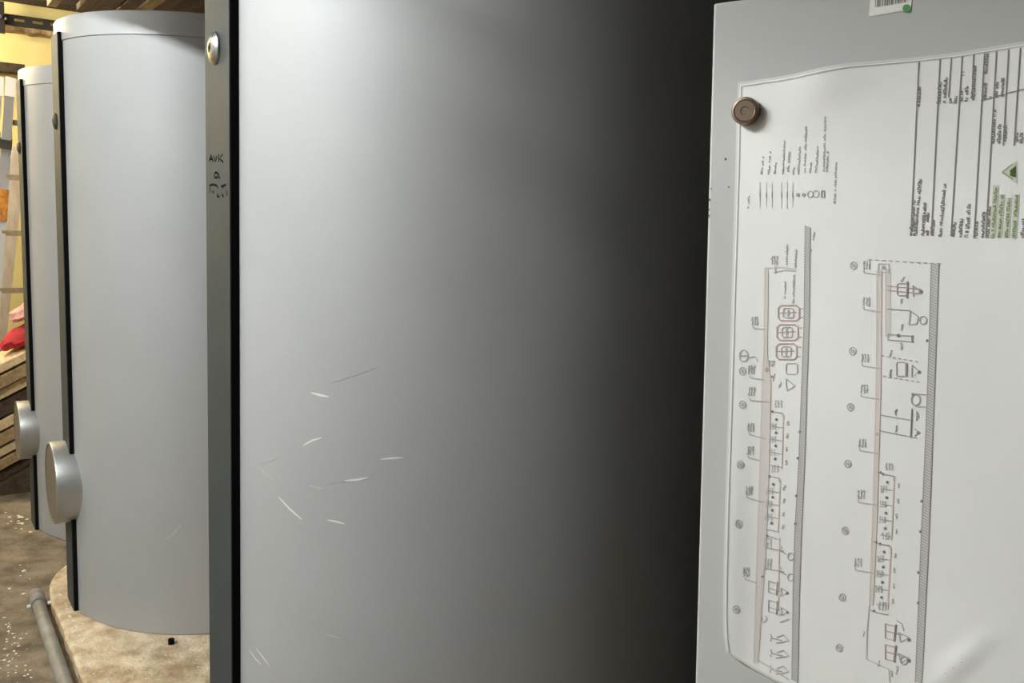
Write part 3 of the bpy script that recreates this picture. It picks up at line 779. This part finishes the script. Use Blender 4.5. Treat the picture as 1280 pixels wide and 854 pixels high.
# plaster crumbs strewn over floor and pad
def crumb_field(name, spots, z):
    mb = MB(); rr = random.Random(5)
    for (s, t, sp_s, sp_t, n, r0, r1) in spots:
        for _ in range(n):
            c = Vector((s + rr.gauss(0, sp_s), -(t + rr.gauss(0, sp_t)), z)); r_ = rr.uniform(r0, r1)
            k = 6; off = rr.random() * 6
            vs = [c + Vector((r_ * (0.6 + 0.6 * rr.random()) * math.cos(off + q * 2 * PI / k), r_ * (0.6 + 0.6 * rr.random()) * math.sin(off + q * 2 * PI / k), 0.0)) for q in range(k)]
            vs.append(c + Vector((0, 0, r_ * 0.55)))
            mb.add(vs, [(q, (q + 1) % k, k) for q in range(k)])
    return tag(mb.build(name, M['crumb'], None, (0, 0, 0), ROTZ), kind='stuff')
tag(crumb_field('plaster_crumbs', [(3.63, 0.29, 0.06, 0.018, 24, 0.002, 0.007), (3.43, 0.27, 0.06, 0.02, 16, 0.002, 0.007), (4.945, 0.44, 0.08, 0.03, 18, 0.004, 0.011), (3.3, 0.27, 0.2, 0.04, 30, 0.002, 0.006), (4.2, 0.37, 0.1, 0.03, 8, 0.003, 0.012)], 0.0005), 'white plaster crumbs strewn over the floor left of the pipe', 'rubble')
tag(crumb_field('pad_crumbs', [(3.55, 0.485, 0.10, 0.010, 22, 0.003, 0.009), (3.25, 0.49, 0.16, 0.012, 16, 0.002, 0.007), (2.92, 0.68, 0.14, 0.07, 14, 0.002, 0.006), (2.72, 0.60, 0.05, 0.01, 10, 0.004, 0.009)], PAD_H + 0.0005), 'pale plaster crumbs strewn along the edge of the concrete pad', 'rubble')
# a short rusty peg in the pad in front of the middle tank
pg = MB(); pg.tube([(0, 0, 0), (0.0, 0.0, 0.018)], 0.011, 12)
p = CAMP + ray(214, 805) * ((PAD_H - ZC) / ray(214, 805).z)
tag(pg.build('floor_peg', M['rubber'], None, p, 0), 'short dark peg in the pad in front of the middle tank', 'peg')

# ---------------------------------------------------------------- ladder, board and timber at the far end
lad = empty('aluminium_ladder', S(6.2, 0.42, 0), ROTZ, 'tall aluminium extension ladder leaning at the far wall left of the farthest tank', 'ladder')
def railpt(z, off=0.0, so=0.0):
    return Vector((0.267 * z + so + 0.015, -(-0.004 + 0.118 * z + off), z))
for off in (-0.029, -0.095, 0.42):
    mb = MB(); mb.rod(railpt(0.01, off), railpt(2.03, off), 0.028, 0.058, PI / 2); mb.build('rail', M['alu'], lad)
for off in (-0.034, -0.104, 0.42):
    mb = MB(); mb.rod(railpt(1.98, off, -0.03), railpt(2.34, off, -0.03), 0.026, 0.056, PI / 2); sec = mb.build('upper_rail', M['alu'], lad)
    mb = MB(); mb.rod(railpt(2.26, off, -0.032), railpt(2.385, off, -0.032), 0.034, 0.06, PI / 2); mb.build('end_cap', M['cap_plastic'], sec)
for z in (0.31, 0.67, 1.03, 1.39, 1.745, 2.10):
    mb = MB(); mb.rod(railpt(z, -0.02), railpt(z, 0.42), 0.03, 0.034); mb.build('rung', M['rung'], lad)
mb = MB(); mb.rod(railpt(1.47, -0.06, -0.019), railpt(1.67, -0.06, -0.019), 0.004, 0.125, PI / 2); tag(mb.build('warning_sticker', M['sticker_orange'], lad), 'worn orange sticker')
for off in (-0.034, -0.104):
    mb = MB(); mb.rod(railpt(1.92, off, -0.026), railpt(1.99, off, -0.026), 0.02, 0.07, PI / 2); mb.build('hook_bracket', M['steel'], lad)

brd = empty('leaning_board', S(6.43, 0.416, 0), ROTZ, 'long whitewashed board leaning at the far wall behind the ladder', 'board')
mb = MB(); mb.rod(Vector((0.0, 0.0, 0.005)), Vector((0.254 * 1.95, -0.151 * 1.95, 1.95)), 0.02, 0.085, PI / 2); mb.build('plank', M['board'], brd)

def plank(s, t0, z0, length, tilt, th, wd, m, label, name='timber_plank'):
    o = empty(name, S(s, t0, z0), ROTZ, label, 'plank', 'old timber stacked beside the ladder')
    mb = MB(); mb.bevbox(-wd / 2, wd / 2, -length, 0, -th / 2, th / 2, 0.004, 1)
    q = mb.build('board', M[m], o)
    o.rotation_euler = (Matrix.Rotation(ROTZ, 3, 'Z') @ Matrix.Rotation(-tilt, 3, 'X')).to_euler()
    return o
# sloping stack: each board lies on the one below
tilt = math.radians(27)
z = 0.05
stack = [(0.05, 'timber_dark', 'lowest dark board of the sloping timber stack on the floor'), (0.05, 'timber_mid', 'weathered board second from the bottom of the sloping timber stack'),
         (0.045, 'timber_pale', 'pale board third from the bottom of the sloping timber stack'), (0.06, 'timber_mid', 'weathered board fourth from the bottom of the sloping timber stack'),
         (0.05, 'timber_pale', 'bright pale board in the middle of the sloping timber stack'), (0.075, 'timber_dark', 'dark thick board above the bright middle board of the timber stack'),
         (0.05, 'timber_pale', 'pale board third from the top of the sloping timber stack'),
         (0.06, 'timber_mid', 'weathered thick board second from the top of the timber stack'), (0.045, 'timber_pale', 'topmost pale board of the sloping timber stack under the red cloth')]
nrm = math.cos(tilt)
ST_S, ST_T = 5.64, 0.30
zz = 0.02
wedge = MB()
wedge.add([(-0.2, 0, 0), (0.2, 0, 0), (-0.2, -0.62, 0), (0.2, -0.62, 0), (-0.2, -0.62, 0.62 * math.tan(tilt)), (0.2, -0.62, 0.62 * math.tan(tilt))], [(0, 2, 3, 1), (0, 1, 5, 4), (2, 4, 5, 3), (0, 4, 2), (1, 3, 5)])
wd_ = wedge.build('timber_wedge', M['timber_dark'], None, S(ST_S, ST_T, 0), ROTZ)
tag(wd_, 'dark timber wedge on the floor carrying the sloping stack of boards', 'wedge')
cum = 0.0
for i, (th, mm, lb) in enumerate(stack):
    jit = random.uniform(-0.03, 0.03)
    off = cum + th / 2 + 0.001
    plank(ST_S + random.uniform(-0.03, 0.03), ST_T + 0.02 + jit, off / nrm + 0.02 * math.tan(tilt) + jit * math.tan(tilt) + 0.001, 0.60 + random.uniform(-0.03, 0.03), tilt, th, 0.34 + random.uniform(-0.04, 0.04), mm, lb)
    cum += th + 0.012

def cloth(name, s, t, z, m, label, w, d, hgt, seed):
    """a crumpled bundle lying on the boards"""
    rr = Vector((seed * 3.1, seed * 1.7, 0)); n = 18; k = 10; vs = []; fs = []
    for j in range(k + 1):
        ph = PI * j / k - PI / 2
        for i in range(n):
            th = 2 * PI * i / n
            q = Vector((math.cos(ph) * math.cos(th), math.cos(ph) * math.sin(th), math.sin(ph)))
            f = 1 + 0.28 * noise.noise(q * 2.2 + rr) + 0.12 * noise.noise(q * 6 + rr)
            vs.append((q.x * w / 2 * f, q.y * d / 2 * f, max(-0.42, q.z) * hgt / 2 * f))
    for j in range(k):
        for i in range(n): fs.append((j * n + i, j * n + (i + 1) % n, (j + 1) * n + (i + 1) % n, (j + 1) * n + i))
    mb = MB(); mb.add(vs, fs, True)
    o = mb.build(name, m, None, S(s, t, z)); o.rotation_euler = (Matrix.Rotation(ROTZ, 3, 'Z') @ Matrix.Rotation(-tilt, 3, 'X')).to_euler()
    return tag(o, label, 'cloth')
def on_stack(dist, lift):
    """a point above the stack's top face, dist metres up the slope"""
    off = cum + lift
    return ST_T + 0.02 + math.cos(tilt) * dist, math.sin(tilt) * dist + off / math.cos(tilt)
_t, _z = on_stack(0.30, 0.05)
cloth('red_cloth', ST_S - 0.02, _t, _z, M['red_cloth'], 'crumpled red cloth on the timber stack beside the ladder', 0.26, 0.30, 0.12, 1)
_t, _z = on_stack(0.33, 0.16)
cloth('pink_cloth', ST_S, _t, _z, M['pink_cloth'], 'pale pink cloth bundle lying on the red cloth by the ladder', 0.22, 0.24, 0.10, 2)

# ---------------------------------------------------------------- overhead: planked loft above the tanks, added unseen shadow casters
loft = empty('timber_loft', S(3.95, 1.84, 2.55), ROTZ, 'brown plank loft under the ceiling above the middle tank', 'loft')
for (ta, tb, mm, zo) in [(0.63, 0.668, 'timber_pale', 0.0), (0.755, 0.888, 'timber_brown', 0.0), (0.928, 0.968, 'timber_brown', 0.0), (1.0, 1.032, 'timber_pale', 0.0), (1.034, 1.29, 'timber_brown', 0.0), (1.294, 1.55, 'timber_brown', 0.0), (1.554, 1.83, 'timber_brown', 0.0)]:
    mb = MB(); mb.box(-0.95, 0.88, -(tb - 1.84), -(ta - 1.84), -0.05 + zo, -0.02 + zo); mb.build('plank', M[mm], loft)
for s_ in (-0.6, 0.75):
    mb = MB(); mb.box(s_ - 0.04, s_ + 0.04, 0.0, 1.23, -0.02, 0.08); mb.build('joist', M['timber_dark'], loft)
    for yy in (0.1, 1.15):
        mb = MB(); mb.tube([(s_, yy, 0.08), (s_, yy, Z_CEIL - 2.55)], 0.006, 8); mb.build('hanger_rod', M['zinc'], loft)

duct = empty('shadow_duct', S(2.65, -0.2, 2.607), ROTZ, 'unseen galvanised duct added above the corridor to shade the top of the middle tank', 'duct')  # unseen duct, placed so its edge shadows the middle tank
mb = MB(); mb.box(-0.85, 0.85, -0.18, 0.2, 0.007, 0.27); mb.build('casing', M['zinc'], duct)
for x in (-0.74, 0.05, 0.84):
    mb = MB(); mb.box(x - 0.012, x + 0.012, -0.195, 0.215, 0.012, 0.285); mb.build('flange', M['zinc'], duct)
for x in (-0.4, 0.5):
    mb = MB(); mb.tube([(x, 0, 0.27), (x, 0, Z_CEIL - 2.607)], 0.006, 8); mb.build('hanger_rod', M['zinc'], duct)

LP = S(1.75, -1.5, 3.05)
def panel_world(px, py):
    a, b = on_panel(px, py); return CAB @ Vector((a, b, 0))
_a = LP.lerp(panel_world(930, 96), 0.55); _b = LP.lerp(panel_world(1270, 50), 0.55)
_d = (_b - _a).normalized(); _d.z = 0
hp = empty('shadow_pipe', (_a + _b) / 2, 0, 'unseen grey pipe added under the ceiling to cast a shadow band on the cabinet', 'pipe')  # unseen pipe, put in to throw the shadow band across the cabinet
mb = MB(); mb.tube([-_d * 0.12, _d * 1.3], 0.028, 20); mb.build('tube', M['zinc'], hp)
for k in (-0.05, 0.9):
    q = _d * k; mb = MB(); mb.tube([q + Vector((0, 0, 0.02)), q + Vector((0, 0, Z_CEIL - hp.location.z))], 0.006, 8); mb.build('hanger_rod', M['zinc'], hp)

# unseen cable run added to cast a thin shadow line on the front tank
_q = [LP.lerp(on_tank(x_, y_, 1.7305)[0], 0.62) for x_, y_ in ((530, 0), (620, 35))]
_d = (_q[1] - _q[0]).normalized()
cb = empty('shadow_conduit', _q[0], 0, 'unseen thin conduit added under the ceiling to cast a shadow line on the front tank', 'conduit')
mb = MB(); mb.tube([-_d * 0.35, _d * 0.13], 0.008, 12); mb.build('tube', M['zinc'], cb)
for k in (-0.33, 0.12):
    q = _d * k; mb = MB(); mb.tube([q, Vector((q.x, q.y, Z_CEIL - cb.location.z))], 0.003, 8); mb.build('hanger_wire', M['zinc'], cb)

# ---------------------------------------------------------------- lamps
for (nm, lb, s, t, z, ln, st, colr) in LAMPS:
    o = empty(nm + '_lamp', S(s, t, z), ROTZ, lb, 'lamp')
    mb = MB(); mb.bevbox(-ln / 2 - 0.05, ln / 2 + 0.05, -0.03, 0.03, 0.045, 0.09, 0.006); mb.build('housing', M['dark_steel'], o)
    mb = MB(); mb.tube([(-ln / 2, 0, 0), (ln / 2, 0, 0)], 0.016, 16); mb.build('tube', emit('lamp glow', colr, st), o)
    for e in (-1, 1):
        mb = MB(); mb.box(e * ln / 2 - 0.02, e * ln / 2 + 0.02, -0.02, 0.02, -0.02, 0.046); mb.build('socket', M['white_enamel'], o)
        mb = MB(); mb.tube([(e * ln / 3, 0, 0.09), (e * ln / 3, 0, Z_CEIL - z)], 0.006, 8); mb.build('hanger_rod', M['zinc'], o)
